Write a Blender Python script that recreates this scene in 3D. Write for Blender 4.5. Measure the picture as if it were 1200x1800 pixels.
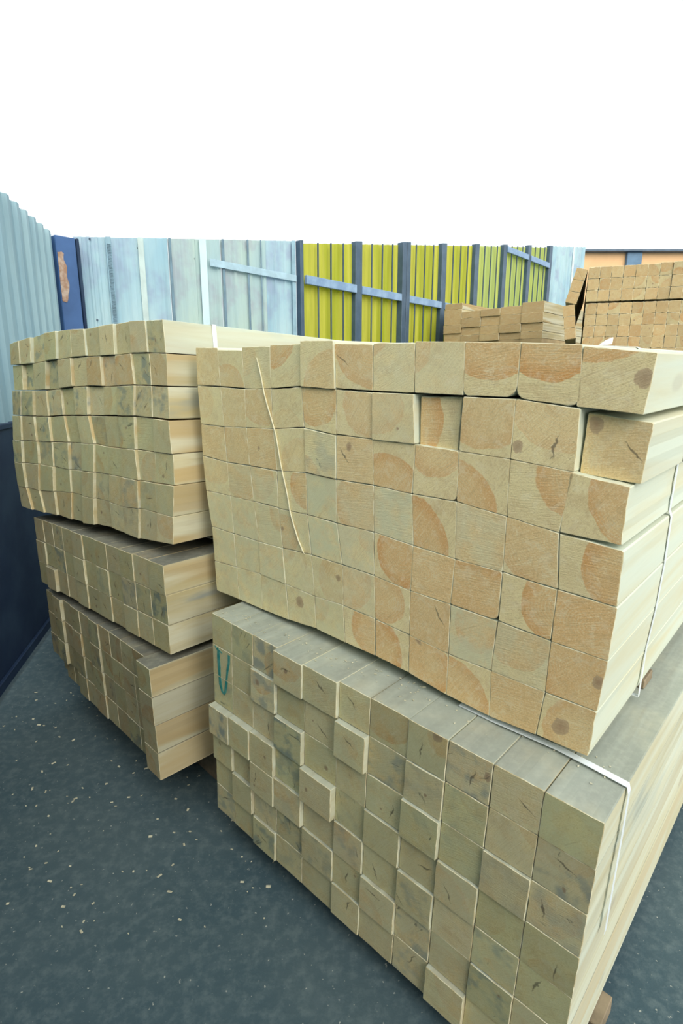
import bpy, bmesh, math, random
from mathutils import Vector, Matrix
R = math.radians
C = bpy.context.scene.collection
for o in list(bpy.data.objects): bpy.data.objects.remove(o)

# ------------------------------------------------------------------ camera, sky, sun, exposure
EYE = 1.47
cam_d = bpy.data.cameras.new('camera'); cam = bpy.data.objects.new('camera', cam_d); C.objects.link(cam)
cam.location = (0, 0, EYE); cam.rotation_euler = (R(90 - 13.155), 0, 0)
cam_d.sensor_fit = 'HORIZONTAL'; cam_d.sensor_width = 36; cam_d.lens = 29.446; cam_d.clip_end = 200
bpy.context.scene.camera = cam
vs = bpy.context.scene.view_settings
vs.view_transform = 'Standard'; vs.look = 'None'; vs.gamma = 1; vs.use_curve_mapping = False
vs.exposure = 0.36

SKY = (0.93, 0.99, 1.0); SKY_LOW = 1.08; SKY_HIGH = 1.08
world = bpy.data.worlds.new('overcast_sky'); bpy.context.scene.world = world; world.use_nodes = True
wn = world.node_tree.nodes; wl = world.node_tree.links; wn.clear()
w_out = wn.new('ShaderNodeOutputWorld'); w_bg = wn.new('ShaderNodeBackground')
w_tc = wn.new('ShaderNodeTexCoord'); w_dot = wn.new('ShaderNodeVectorMath'); w_dot.operation = 'DOT_PRODUCT'
w_dot.inputs[1].default_value = (0.62, 0.45, 0.64)           # the brighter part of the overcast sky, to the right
w_map = wn.new('ShaderNodeMapRange')
w_map.inputs['From Min'].default_value = -0.6; w_map.inputs['From Max'].default_value = 1.0
w_map.inputs['To Min'].default_value = SKY_LOW; w_map.inputs['To Max'].default_value = SKY_HIGH
wl.new(w_tc.outputs['Generated'], w_dot.inputs[0]); wl.new(w_dot.outputs['Value'], w_map.inputs['Value'])
w_bg.inputs['Color'].default_value = (*SKY, 1); wl.new(w_map.outputs['Result'], w_bg.inputs['Strength'])
wl.new(w_bg.outputs[0], w_out.inputs[0])

sun_d = bpy.data.lights.new('sun', 'SUN'); sun_d.energy = 2.7; sun_d.angle = R(55); sun_d.color = (1.0, 0.93, 0.80)
sun = bpy.data.objects.new('sun', sun_d); C.objects.link(sun)
sun.rotation_euler = Vector((0.30, -0.84, 0.46)).to_track_quat('Z', 'Y').to_euler()

# ------------------------------------------------------------------ node helpers
class NT:
    def __init__(s, name):
        s.m = bpy.data.materials.new(name); s.m.use_nodes = True
        s.n = s.m.node_tree.nodes; s.l = s.m.node_tree.links; s.n.clear()
        s.out = s.n.new('ShaderNodeOutputMaterial'); s.b = s.n.new('ShaderNodeBsdfPrincipled')
        s.l.new(s.b.outputs[0], s.out.inputs[0]); s.b.inputs['Roughness'].default_value = .8
        s.b.inputs['Specular IOR Level'].default_value = .25
    def put(s, sock, v):
        if v is None: return
        if isinstance(v, bpy.types.NodeSocket): s.l.new(v, sock)
        else:
            if isinstance(v, (tuple, list)) and len(v) == 3 and sock.type == 'RGBA': v = (*v, 1)
            sock.default_value = v
    def math(s, op, a, b=None, c=None, clamp=False):
        n = s.n.new('ShaderNodeMath'); n.operation = op; n.use_clamp = clamp
        for k, v in enumerate((a, b, c)): s.put(n.inputs[k], v)
        return n.outputs[0]
    def vmath(s, op, a, b=None, scale=None):
        n = s.n.new('ShaderNodeVectorMath'); n.operation = op
        s.put(n.inputs[0], a); s.put(n.inputs[1], b)
        if scale is not None: s.put(n.inputs['Scale'], scale)
        return n.outputs['Value'] if op in ('LENGTH', 'DOT_PRODUCT', 'DISTANCE') else n.outputs[0]
    def mix(s, f, a, b, mode='MIX'):
        n = s.n.new('ShaderNodeMix'); n.data_type = 'RGBA'; n.blend_type = mode
        s.put(n.inputs['Factor'], f); s.put(n.inputs[6], a); s.put(n.inputs[7], b)
        return n.outputs[2]
    def step(s, x, a, b, lo=0., hi=1.):
        n = s.n.new('ShaderNodeMapRange'); n.interpolation_type = 'SMOOTHSTEP'
        s.put(n.inputs['Value'], x); s.put(n.inputs['From Min'], a); s.put(n.inputs['From Max'], b)
        s.put(n.inputs['To Min'], lo); s.put(n.inputs['To Max'], hi)
        return n.outputs[0]
    def noise(s, v, scale, detail=3, rough=.5, dist=0.):
        n = s.n.new('ShaderNodeTexNoise'); s.put(n.inputs['Vector'], v); n.inputs['Scale'].default_value = scale
        n.inputs['Detail'].default_value = detail; n.inputs['Roughness'].default_value = rough
        n.inputs['Distortion'].default_value = dist
        return n.outputs[0]
    def attr(s, name):
        n = s.n.new('ShaderNodeAttribute'); n.attribute_name = name
        return n.outputs['Vector']
    def sep(s, v):
        n = s.n.new('ShaderNodeSeparateXYZ'); s.put(n.inputs[0], v); return n.outputs
    def comb(s, x, y, z):
        n = s.n.new('ShaderNodeCombineXYZ')
        for k, v in enumerate((x, y, z)): s.put(n.inputs[k], v)
        return n.outputs[0]
    def obj(s):
        return s.n.new('ShaderNodeTexCoord').outputs['Object']
    def gen(s):
        return s.n.new('ShaderNodeNewGeometry').outputs['Position']
    def bump(s, h, strength, dist=.002):
        n = s.n.new('ShaderNodeBump'); n.inputs['Strength'].default_value = strength
        n.inputs['Distance'].default_value = dist; s.put(n.inputs['Height'], h)
        s.l.new(n.outputs[0], s.b.inputs['Normal'])
    def color(s, c): s.put(s.b.inputs['Base Color'], c); return s.m

# ------------------------------------------------------------------ wood
SAP = (0.73, 0.60, 0.33); HEART = (0.72, 0.44, 0.185); HEART_RIM = (0.66, 0.31, 0.09)
DUSTC = (0.62, 0.62, 0.42)
def end_grain():
    t = NT('sawn_end_grain')
    uvn = t.n.new('ShaderNodeUVMap').outputs[0]
    pith = t.attr('pith'); look = t.attr('look'); knot = t.attr('knot'); crack = t.attr('crack'); shade = t.attr('shade')
    px, py, pr = t.sep(pith)[:3]; hs, dust, seed = t.sep(look)[:3]; kx, ky, kr = t.sep(knot)[:3]
    cx, cy, ca = t.sep(crack)[:3]; tone, green, blue = t.sep(shade)[:3]
    off = t.comb(seed, t.math('MULTIPLY', seed, 1.7), t.math('MULTIPLY', seed, 2.3))
    v = t.vmath('ADD', uvn, off)
    d = t.vmath('SUBTRACT', uvn, t.comb(px, py, 0.))
    r = t.vmath('LENGTH', d)
    n1 = t.noise(v, 2.1, 3, .55); n2 = t.noise(v, 9, 4, .6)
    rw = t.math('ADD', r, t.math('MULTIPLY', t.math('SUBTRACT', n1, .5), .18))
    rw = t.math('ADD', rw, t.math('MULTIPLY', t.math('SUBTRACT', n2, .5), .022))
    e = t.math('SUBTRACT', rw, pr)
    inside = t.step(e, .014, -.014)
    rim = t.math('MULTIPLY', inside, t.step(e, -.34, -.03))
    hcol = t.mix(rim, HEART, HEART_RIM)
    # uneven tint across the heart and the pale sapwood
    tint = t.step(t.noise(v, 1.6, 2), .3, .7)
    sap = t.mix(tint, SAP, (0.78, 0.66, 0.36))
    sap = t.mix(t.math('MULTIPLY', t.step(t.noise(t.vmath('ADD', v, (3.1, 7.7, 0)), 2.4, 3), .52, .72), .5), sap, (0.60, 0.45, 0.23))
    hk = t.math('MULTIPLY', t.math('MULTIPLY', inside, hs), t.step(t.noise(t.vmath('ADD', v, (9, 2, 1)), 1.3, 2), .15, .6, .62, 1.), clamp=True)
    col = t.mix(hk, sap, hcol)
    # growth rings round the pith
    rg = t.math('SINE', t.math('MULTIPLY', t.math('ADD', r, t.math('MULTIPLY', n1, .12)), 105.))
    rg = t.math('MULTIPLY', t.step(rg, .1, 1.), t.step(t.noise(t.vmath('ADD', v, (5, 5, 5)), 1.8, 1), .42, .66))
    col = t.mix(t.math('MULTIPLY', rg, .30), col, (0.72, 0.64, 0.40))
    # saw marks, slanting, a different slant on each end
    ang = t.math('ADD', t.math('MULTIPLY', t.math('SINE', t.math('MULTIPLY', seed, 12.9)), .5), .55)
    rot = t.n.new('ShaderNodeVectorRotate'); rot.rotation_type = 'Z_AXIS'
    t.put(rot.inputs['Vector'], v); t.put(rot.inputs['Angle'], ang)
    mp = t.vmath('MULTIPLY', rot.outputs[0], (2.2, 46., 1.))
    sawn = t.noise(mp, 1., 3, .6)
    col = t.mix(t.step(sawn, .54, .74, 0., .42), col, (0.82, 0.73, 0.46))
    col = t.mix(t.step(sawn, .46, .26, 0., .36), col, (0.40, 0.28, 0.14))
    fine = t.noise(v, 34, 3, .7)
    col = t.mix(t.step(fine, .50, .68, 0., .42), col, (0.84, 0.76, 0.50))
    col = t.mix(t.step(fine, .48, .32, 0., .36), col, (0.40, 0.31, 0.18))
    # soft smears, pale and tan
    col = t.mix(t.step(t.noise(t.vmath('ADD', v, (2, 6, 1)), 4.2, 4, .65, .6), .50, .66, 0., .30), col, (0.82, 0.75, 0.53))
    col = t.mix(t.step(t.noise(t.vmath('ADD', v, (8, 3, 1)), 3.4, 4, .65, .8), .52, .68, 0., .30), col, (0.56, 0.40, 0.20))
    # sawdust settled on the rough end
    dm = t.math('MULTIPLY', dust, t.step(t.noise(t.vmath('ADD', v, (1, 8, 4)), 1.9, 4, .6), .30, .62), clamp=True)
    col = t.mix(dm, col, DUSTC)
    # bluish stain
    bm = t.math('MULTIPLY', blue, t.step(t.noise(t.vmath('ADD', v, (6, 1, 2)), 2.2, 3), .46, .66), clamp=True)
    col = t.mix(bm, col, (0.33, 0.36, 0.31))
    # knot
    kd = t.vmath('MULTIPLY', t.vmath('SUBTRACT', uvn, t.comb(kx, ky, 0.)), (1., .8, 1.))
    kl = t.math('ADD', t.vmath('LENGTH', kd), t.math('MULTIPLY', t.math('SUBTRACT', t.noise(v, 7, 3), .5), .13))
    km = t.math('MULTIPLY', t.step(t.math('SUBTRACT', kl, kr), .012, -.010), .78)
    kcol = t.mix(t.step(kl, 0., kr), (0.33, 0.22, 0.14), (0.44, 0.32, 0.20))
    col = t.mix(km, col, kcol)
    # dark slit-like streak
    rc = t.n.new('ShaderNodeVectorRotate'); rc.rotation_type = 'Z_AXIS'
    t.put(rc.inputs['Vector'], t.vmath('SUBTRACT', uvn, t.comb(cx, cy, 0.))); t.put(rc.inputs['Angle'], ca)
    q = t.sep(rc.outputs[0]); qx = t.math('ABSOLUTE', q[0])
    qy = t.math('ABSOLUTE', t.math('ADD', q[1], t.math('MULTIPLY', t.math('SUBTRACT', t.noise(v, 4, 3), .5), .22)))
    wid = t.step(qx, .23, .0, 0., .017)
    cm = t.math('MULTIPLY', t.step(t.math('SUBTRACT', qy, wid), .012, -.006), t.step(qx, .25, .2))
    col = t.mix(t.math('MULTIPLY', cm, .72), col, (0.12, 0.10, 0.07))
    # dark pitch streaks on some ends
    rs = t.n.new('ShaderNodeVectorRotate'); rs.rotation_type = 'Z_AXIS'
    t.put(rs.inputs['Vector'], v); t.put(rs.inputs['Angle'], t.math('MULTIPLY', seed, 3.7))
    st = t.noise(t.vmath('MULTIPLY', rs.outputs[0], (1.4, 6.5, 1.)), 1., 3, .62, .5)
    sm = t.math('MULTIPLY', t.step(st, .645, .70), t.step(blue, .0, .3))
    col = t.mix(t.math('MULTIPLY', sm, .68), col, (0.11, 0.115, 0.09))
    # overall tone of the beam
    tn = t.comb(tone, tone, tone)
    col = t.mix(1., col, tn, 'MULTIPLY')
    col = t.mix(green, col, t.mix(1., col, (0.80, 0.90, 0.80), 'MULTIPLY'))
    t.bump(t.math('ADD', sawn, t.math('MULTIPLY', fine, .8)), .5, .0015)
    return t.color(col)
def side_grain():
    t = NT('sawn_side_grain')
    uvn = t.n.new('ShaderNodeUVMap').outputs[0]; look = t.attr('look'); shade = t.attr('shade')
    hs, dust, seed = t.sep(look)[:3]; tone, green, blue = t.sep(shade)[:3]
    v = t.vmath('ADD', uvn, t.comb(seed, t.math('MULTIPLY', seed, 1.7), 0.))
    g1 = t.noise(t.vmath('MULTIPLY', v, (1.3, 14., 1.)), 1., 4, .6, .6)
    g2 = t.noise(t.vmath('MULTIPLY', v, (6., 120., 1.)), 1., 3, .6)
    col = t.mix(t.step(g1, .3, .72), (0.76, 0.74, 0.56), (0.60, 0.50, 0.26))
    band = t.step(t.noise(t.vmath('MULTIPLY', v, (.6, 7., 1.)), 1., 1), .50, .56)
    col = t.mix(t.math('MULTIPLY', band, t.step(t.math('SINE', t.math('MULTIPLY', seed, 5.1)), -.6, .7, .1, .85)), col, (0.58, 0.42, 0.19))
    col = t.mix(t.step(g2, .5, .8, 0., .3), col, (0.50, 0.42, 0.26))
    vo = t.n.new('ShaderNodeTexVoronoi'); t.put(vo.inputs['Vector'], t.vmath('MULTIPLY', v, (3.2, 8., 1.))); vo.inputs['Scale'].default_value = 1.
    kk = t.math('MULTIPLY', t.step(vo.outputs['Distance'], .16, .08), t.step(t.sep(vo.outputs['Color'])[0], .80, .84))
    col = t.mix(t.math('MULTIPLY', kk, .6), col, (0.36, 0.23, 0.12))
    bm = t.math('MULTIPLY', blue, t.step(t.noise(t.vmath('MULTIPLY', v, (3., 12., 1.)), 1., 3), .5, .68), clamp=True)
    col = t.mix(bm, col, (0.35, 0.38, 0.34))
    dn = t.noise(t.vmath('ADD', t.gen(), (1, 4, 2)), 7., 4, .6)
    col = t.mix(t.math('MULTIPLY', dust, t.step(dn, .2, .55, .55, 1.), clamp=True), col, t.mix(t.step(t.noise(t.gen(), 60., 3, .7), .4, .7), (0.17, 0.168, 0.145), (0.24, 0.237, 0.20)))
    col = t.mix(1., col, t.comb(tone, tone, tone), 'MULTIPLY')
    pale = t.sep(t.attr('knot'))[0]
    col = t.mix(t.math('MULTIPLY', pale, t.step(g1, .25, .8, 1., .55)), col, (0.56, 0.64, 0.56))
    t.bump(g2, .25, .001)
    return t.color(col)
def fuzz_mat():
    t = NT('sawn_fuzzy_edge'); v = t.gen()
    return t.color(t.mix(t.step(t.noise(v, 30, 3), .40, .56), (0.56, 0.47, 0.27), (0.82, 0.77, 0.55)))
def plain(name, col, rough=.6, var=.12, scale=6., spec=.3, metal=0., col2=None, bump=0.):
    t = NT(name); v = t.obj()
    c2 = col2 or tuple(max(0, k * (1 - 2.2 * var)) for k in col)
    n = t.noise(v, scale, 5, .6)
    t.b.inputs['Roughness'].default_value = rough; t.b.inputs['Specular IOR Level'].default_value = spec
    t.b.inputs['Metallic'].default_value = metal
    if bump: t.bump(t.noise(v, scale * 8, 4, .6), bump, .004)
    return t.color(t.mix(t.step(n, .35, .7), col, c2))
M_END, M_SIDE, M_FUZZ = end_grain(), side_grain(), fuzz_mat()

# ------------------------------------------------------------------ object helpers
def link(name, me, parent=None, loc=(0, 0, 0)):
    o = bpy.data.objects.new(name, me); C.objects.link(o)
    if parent is not None: o.parent = parent
    o.location = loc
    return o
def tag(o, label, cat=None, group=None, kind=None):
    if label: o['label'] = label
    if cat: o['category'] = cat
    if group: o['group'] = group
    if kind: o['kind'] = kind
    return o
def empty(name, loc, rz=0.):
    o = bpy.data.objects.new(name, None); C.objects.link(o); o.location = loc; o.rotation_euler = (0, 0, rz)
    o.empty_display_size = .1
    return o
def bm_mesh(name, bm, mats):
    me = bpy.data.meshes.new(name); bm.normal_update(); bm.to_mesh(me); bm.free()
    for m in (mats if isinstance(mats, (list, tuple)) else [mats]): me.materials.append(m)
    return me
def add_box(bm, c, s, M=None, bev=0.):
    r = bmesh.ops.create_cube(bm, size=1.); vv = r['verts']
    for v in vv: v.co = Vector((v.co.x * s[0], v.co.y * s[1], v.co.z * s[2]))
    if bev:
        es = {e for v in vv for e in v.link_edges}
        rr = bmesh.ops.bevel(bm, geom=list(es), offset=bev, segments=1, affect='EDGES')
        vv = list({v for f in rr['faces'] for v in f.verts} | {v for v in vv if v.is_valid})
    for v in vv:
        v.co = v.co + Vector(c)
        if M is not None: v.co = M @ v.co
def box_obj(name, c, s, mat, parent=None, M=None, bev=0., loc=(0, 0, 0)):
    bm = bmesh.new(); add_box(bm, c, s, M, bev)
    return link(name, bm_mesh(name, bm, mat), parent, loc)

WORDS = ['top', 'second', 'third', 'fourth', 'fifth', 'sixth', 'bottom']
ORD = ['first', 'second', 'third', 'fourth', 'fifth', 'sixth', 'seventh', 'eighth', 'ninth', 'tenth', 'eleventh']

def outline(rad):
    """rounded-rectangle outline in cell coordinates, clockwise from the top left; rad = four corner radii"""
    pts = []
    cs = [(0, 0, 180), (1, 0, 270), (1, 1, 0), (0, 1, 90)]
    for k, (x, y, a0) in enumerate(cs):
        r = rad[k]; cx_ = x + (r if x == 0 else -r); cy_ = y + (r if y == 0 else -r)
        n = 2 if r < .05 else 6
        for q in range(n + 1):
            a = R(a0 + 90 * q / n); pts.append((cx_ + r * math.cos(a), cy_ + r * math.sin(a)))
        nx, ny, _ = cs[(k + 1) % 4]; r2 = rad[(k + 1) % 4]
        e1 = (x + (r if k == 0 else 0) - (r if k == 2 else 0), y + (r if k == 1 else 0) - (r if k == 3 else 0))
        e2 = (nx - (r2 if k == 0 else 0) + (r2 if k == 2 else 0), ny - (r2 if k == 1 else 0) + (r2 if k == 3 else 0))
        for q in (.2, .4, .6, .8): pts.append((e1[0] + (e2[0] - e1[0]) * q, e1[1] + (e2[1] - e1[1]) * q))
    return pts
def beam(name, quad, along, length, rng, pith=(.5, .5, .0), hs=0., dust=0., knot=(9, 9, .01), crack=(9, 9, 0), tone=1., green=0.,
         blue=0., topdust=0., rad=(.015, .015, .015, .015), jit=.0006, gap=.0003, side_dust=0., pale=0., gapv=0.):
    """one sawn timber: quad = front corners TL TR BR BL (world), along = direction of its length"""
    TL, TR, BR, BL = [Vector(p) for p in quad]
    BL = BL + (TL - BL).normalized() * gapv; BR = BR + (TR - BR).normalized() * gapv
    base = (BL + BR) / 2; w = (TR - TL).length; h = (BL - TL).length
    al = Vector(along).normalized()
    gx, gy = gap / w, gap / h
    pts = outline(rad); seed = rng.uniform(0, 40)
    jx = [(rng.gauss(0, jit) / w, rng.gauss(0, jit) / h) for _ in pts]
    def at(s, t_, ins=0.):
        s = gx + ins / w + (1 - 2 * (gx + ins / w)) * s; t_ = gy + ins / h + (1 - 2 * (gy + ins / h)) * t_
        return (TL * (1 - s) + TR * s) * (1 - t_) + (BL * (1 - s) + BR * s) * t_ - base
    bm = bmesh.new(); uv = bm.loops.layers.uv.new('UVMap')
    names = ('pith', 'look', 'knot', 'crack', 'shade')
    lay = [bm.faces.layers.float_vector.new(n) for n in names]
    ch = .0010
    r0 = [bm.verts.new(at(s + a * .6, t_ + b * .6, ch)) for (s, t_), (a, b) in zip(pts, jx)]
    r1 = [bm.verts.new(at(s + max(-gx, min(gx, a)), t_ + max(-gy, min(gy, b))) + al * ch) for (s, t_), (a, b) in zip(pts, jx)]
    r2 = [bm.verts.new(at(s, t_) + al * length) for s, t_ in pts]
    n = len(pts)
    f = bm.faces.new(r0); f.material_index = 0
    for l, (s, t_) in zip(f.loops, pts): l[uv].uv = (s, t_)
    ends = [f]
    f = bm.faces.new(list(reversed(r2))); f.material_index = 0
    for l, (s, t_) in zip(f.loops, reversed(pts)): l[uv].uv = (1 - s, t_)
    ends.append(f)
    per = 0.
    sides = []
    for k in range(n):
        k2 = (k + 1) % n
        f = bm.faces.new((r0[k], r1[k], r1[k2], r0[k2])); f.material_index = 2; ends.append(f)
        f = bm.faces.new((r1[k], r2[k], r2[k2], r1[k2])); f.material_index = 1
        d = (r1[k].co - r1[k2].co).length
        for l, c in zip(f.loops, ((0, per), (length, per), (length, per + d), (0, per + d))): l[uv].uv = c
        per += d; sides.append(f)
    bm.normal_update()
    fr = bm.faces[:] ; bm.faces.ensure_lookup_table()
    if bm.faces[0].normal.dot(al) > 0: bmesh.ops.reverse_faces(bm, faces=bm.faces[:])
    bm.normal_update()
    side_set = set(sides)
    for f in bm.faces:
        dd = dust
        if f in side_set: dd = topdust if f.normal.z > .7 else side_dust
        kn = (pale, 0, 0) if f in side_set else knot
        for L_, v in zip(lay, (pith, (hs, dd, seed), kn, crack, (tone, green, blue))): f[L_] = v
    # local axes along the timber: x across, y along, z up
    xx = (TR - TL); xx = (xx - al * xx.dot(al)).normalized(); zz = xx.cross(al)
    rot = Matrix((xx, al, zz)).transposed()
    inv = rot.inverted()
    for v in bm.verts: v.co = inv @ v.co
    o = link(name, bm_mesh(name, bm, [M_END, M_SIDE, M_FUZZ]), None, base)
    o.rotation_euler = rot.to_euler()
    return o

def axes(yaw, tx, ty):
    c, s = math.cos(yaw), math.sin(yaw); z = Vector((0, 0, 1)); a = Vector((c, s, 0)); b = Vector((-s, c, 0))
    return a + tx * z, b + ty * z, z - tx * a - ty * b
class Bundle:
    def __init__(s, P, yaw, tx, ty):
        s.P = Vector(P) + Vector((0, 0, EYE)); s.a, s.b, s.z = axes(yaw, tx, ty)
    def at(s, u, v, d=0.): return s.P + s.a * u - s.z * v + s.b * d

# ================================================================== SETTING
FLOORZ = 0.
def floor_mat():
    t = NT('dusty_concrete'); v = t.gen()
    n = t.noise(v, 1.6, 6, .6); f = t.noise(v, 28., 5, .7)
    c = t.mix(t.step(n, .3, .72), (0.050, 0.090, 0.112), (0.082, 0.122, 0.136))
    c = t.mix(t.step(f, .42, .70, 0., .45), c, (0.16, 0.21, 0.22))
    c = t.mix(t.step(t.noise(v, 75., 2, .6), .68, .74, 0., .7), c, (0.48, 0.50, 0.45))
    c = t.mix(t.step(t.noise(t.vmath('ADD', v, (4, 4, 0)), 11., 3, .6), .62, .72, 0., .35), c, (0.10, 0.14, 0.16))
    t.bump(f, .4, .006)
    return t.color(c)
bm = bmesh.new(); bmesh.ops.create_grid(bm, x_segments=8, y_segments=8, size=30.)
tag(link('floor', bm_mesh('floor', bm, floor_mat()), None, (0, 12, FLOORZ)), 'dusty blue-grey concrete yard floor', kind='structure')

# --- the long boundary wall runs parallel to the timbers
WY = -0.71783; wa, wb, _ = axes(WY, 0, 0); W0 = Vector((-0.4208, 6.0, 0))
WR = Matrix(((wb.x, -wa.x, 0), (wb.y, -wa.y, 0), (0, 0, 1))).to_4x4()      # local x along the wall, local y away from the yard
def wall_top(s): return 2.46 + (s + 2.35) * .157
def wall_empty(name, s, off=0., z=0.):
    p = W0 + wb * s - wa * off
    return empty(name, (p.x, p.y, z), math.atan2(wb.y, wb.x))
def sheet_mat(name, base, base2, trans, stain=None, vs_=(1., 1., .35), rough=.45, tint_scale=2.):
    t = NT(name); v = t.vmath('MULTIPLY', t.obj(), vs_)
    n = t.noise(v, tint_scale, 4, .6, .4)
    c = t.mix(t.step(n, .32, .68), base, base2)
    if stain is not None:
        c = t.mix(t.step(t.noise(t.vmath('ADD', t.obj(), (3, 1, 5)), 3.1, 4, .6), .50, .70, 0., .42), c, stain)
    c = t.mix(t.step(t.noise(t.vmath('MULTIPLY', t.obj(), (30., 30., 1.2)), 1., 3, .6), .45, .75, 0., .3), c, tuple(k * .62 for k in base))
    t.b.inputs['Roughness'].default_value = rough
    t.color(c)
    tr = t.n.new('ShaderNodeBsdfTranslucent'); t.put(tr.inputs['Color'], c)
    mx = t.n.new('ShaderNodeMixShader'); mx.inputs[0].default_value = trans
    t.l.new(t.b.outputs[0], mx.inputs[1]); t.l.new(tr.outputs[0], mx.inputs[2]); t.l.new(mx.outputs[0], t.out.inputs[0])
    return t.m
M_PALE = sheet_mat('weathered_translucent_sheet', (0.43, 0.64, 0.74), (0.60, 0.76, 0.80), .42, (0.34, 0.36, 0.58))
M_PALE_L = sheet_mat('plain_pale_sheet', (0.40, 0.58, 0.66), (0.52, 0.68, 0.72), .4)
M_PALE2 = sheet_mat('greenish_translucent_sheet', (0.50, 0.66, 0.70), (0.60, 0.73, 0.68), .42, (0.42, 0.38, 0.50))
M_YEL = sheet_mat('yellow_green_fibreglass', (0.70, 0.69, 0.14), (0.54, 0.58, 0.06), .55, None, (3., 1., .2), .4, 3.)
M_YEL2 = sheet_mat('pale_green_fibreglass', (0.66, 0.72, 0.24), (0.54, 0.64, 0.26), .55, None, (3., 1., .2), .4, 3.)
M_BLUE = plain('blue_grey_painted_steel', (0.042, 0.078, 0.125), .45, .15, 5., .4, col2=(0.065, 0.11, 0.17))
M_BLUEL = plain('worn_light_blue_steel', (0.16, 0.26, 0.42), .45, .15, 9., .4, col2=(0.24, 0.36, 0.52))
M_NAVY = plain('navy_painted_steel', (0.010, 0.024, 0.062), .6, .2, 4., .25, col2=(0.022, 0.045, 0.088))
M_ROD = plain('dark_grille_steel', (0.05, 0.09, 0.12), .5, .15, 5.)
M_RUST = plain('bare_rusty_patch', (0.32, 0.20, 0.14), .9, .3, 30., .1, col2=(0.45, 0.36, 0.30))
M_RAILP = plain('pale_blue_rail', (0.38, 0.55, 0.66), .5, .1, 8.)

def corrugated(x0, x1, top, pitch, depth, flat, y=0., z0=.02, lap=0.):
    """trapezoidal ribbed sheet with a real profile and thickness, local x along, top = function of x"""
    bm = bmesh.new(); xs = []
    x = x0
    prof = [(0, 0), (flat, 0), (flat + (1 - flat) * .22, 1), (flat + (1 - flat) * .78, 1)]
    k = 0
    while x < x1 - 1e-6:
        for fr, h in prof:
            q = x0 + (k + fr) * pitch
            if q <= x1: xs.append((q, y - h * depth))
        k += 1; x = x0 + k * pitch
    xs.append((x1, y))
    th = .003; rows = []
    for q, yy in xs:
        rows.append([bm.verts.new((q, yy, z0)), bm.verts.new((q, yy, top(q))), bm.verts.new((q, yy + th, top(q))), bm.verts.new((q, yy + th, z0))])
    for A_, B_ in zip(rows, rows[1:]):
        for i in range(4): bm.faces.new((A_[i], B_[i], B_[(i + 1) % 4], A_[(i + 1) % 4]))
    bm.faces.new(list(reversed(rows[0]))); bm.faces.new(rows[-1])
    bmesh.ops.recalc_face_normals(bm, faces=bm.faces[:])
    return bm
def bar_bm(x0, x1, y0, y1, z0, ztop):
    """upright bar in wall coordinates; ztop = function of x"""
    bm = bmesh.new(); v = []
    for z in (0, 1):
        for (x, y) in ((x0, y0), (x1, y0), (x1, y1), (x0, y1)): v.append(bm.verts.new((x, y, ztop(x) if z else z0)))
    for f in ((3, 2, 1, 0), (4, 5, 6, 7), (0, 1, 5, 4), (1, 2, 6, 5), (2, 3, 7, 6), (3, 0, 4, 7)): bm.faces.new([v[i] for i in f])
    bmesh.ops.recalc_face_normals(bm, faces=bm.faces[:])
    bmesh.ops.bevel(bm, geom=bm.edges[:], offset=.004, segments=1, affect='EDGES')
    return bm

# pale sheets on the left part
LS = [(-2.24, -1.99, M_PALE, .060, .010, .5), (-1.985, -1.475, M_PALE, .255, .014, .80), (-1.47, -.95, M_PALE2, .26, .014, .78),
      (-.945, -.42, M_PALE2, .175, .014, .74), (-.415, -.03, M_PALE, .13, .012, .7)]
SN = ['narrow finely ribbed pale blue wall sheet beside the blue corner post', 'pale blue wall sheet with purplish stains, second from the corner post',
      'grey-blue wall sheet behind the strapped end of the upper left stack', 'pale greenish wall sheet with faint rusty stains in the middle of the wall',
      'pale blue wall sheet next to the first yellow bay']
for k, (a_, b_, m, p_, d_, fl) in enumerate(LS):
    e = wall_empty('corrugated_sheet', a_, .03, 0.)
    sh = link('ribbed_panel', bm_mesh('ribbed_panel', corrugated(0., b_ - a_, lambda q, a_=a_: wall_top(a_ + q), p_, d_, fl), m), e)
    tag(e, SN[k], 'wall sheet', 'pale wall sheets left of the yellow bays')
    # fixing screws
    for zz in (1.01 + EYE, .45 + EYE):
        bm = bmesh.new(); bmesh.ops.create_cone(bm, cap_ends=True, segments=8, radius1=.011, radius2=.007, depth=.012, matrix=Matrix.Translation(((b_ - a_) * .46, -d_ * 0 - .008, zz)) @ Matrix.Rotation(R(90), 4, 'X'))
        link('screw', bm_mesh('screw', bm, M_BLUE), e)
e = wall_empty('wall_rail', -1.10, .025, 0.)
box_obj('rail', (.53, -.0335, 1.0 + EYE), (1.04, .004, .060), M_RAILP, e, bev=.002)
tag(e, 'flat pale blue rail screwed across the pale wall sheets', 'rail')

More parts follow.
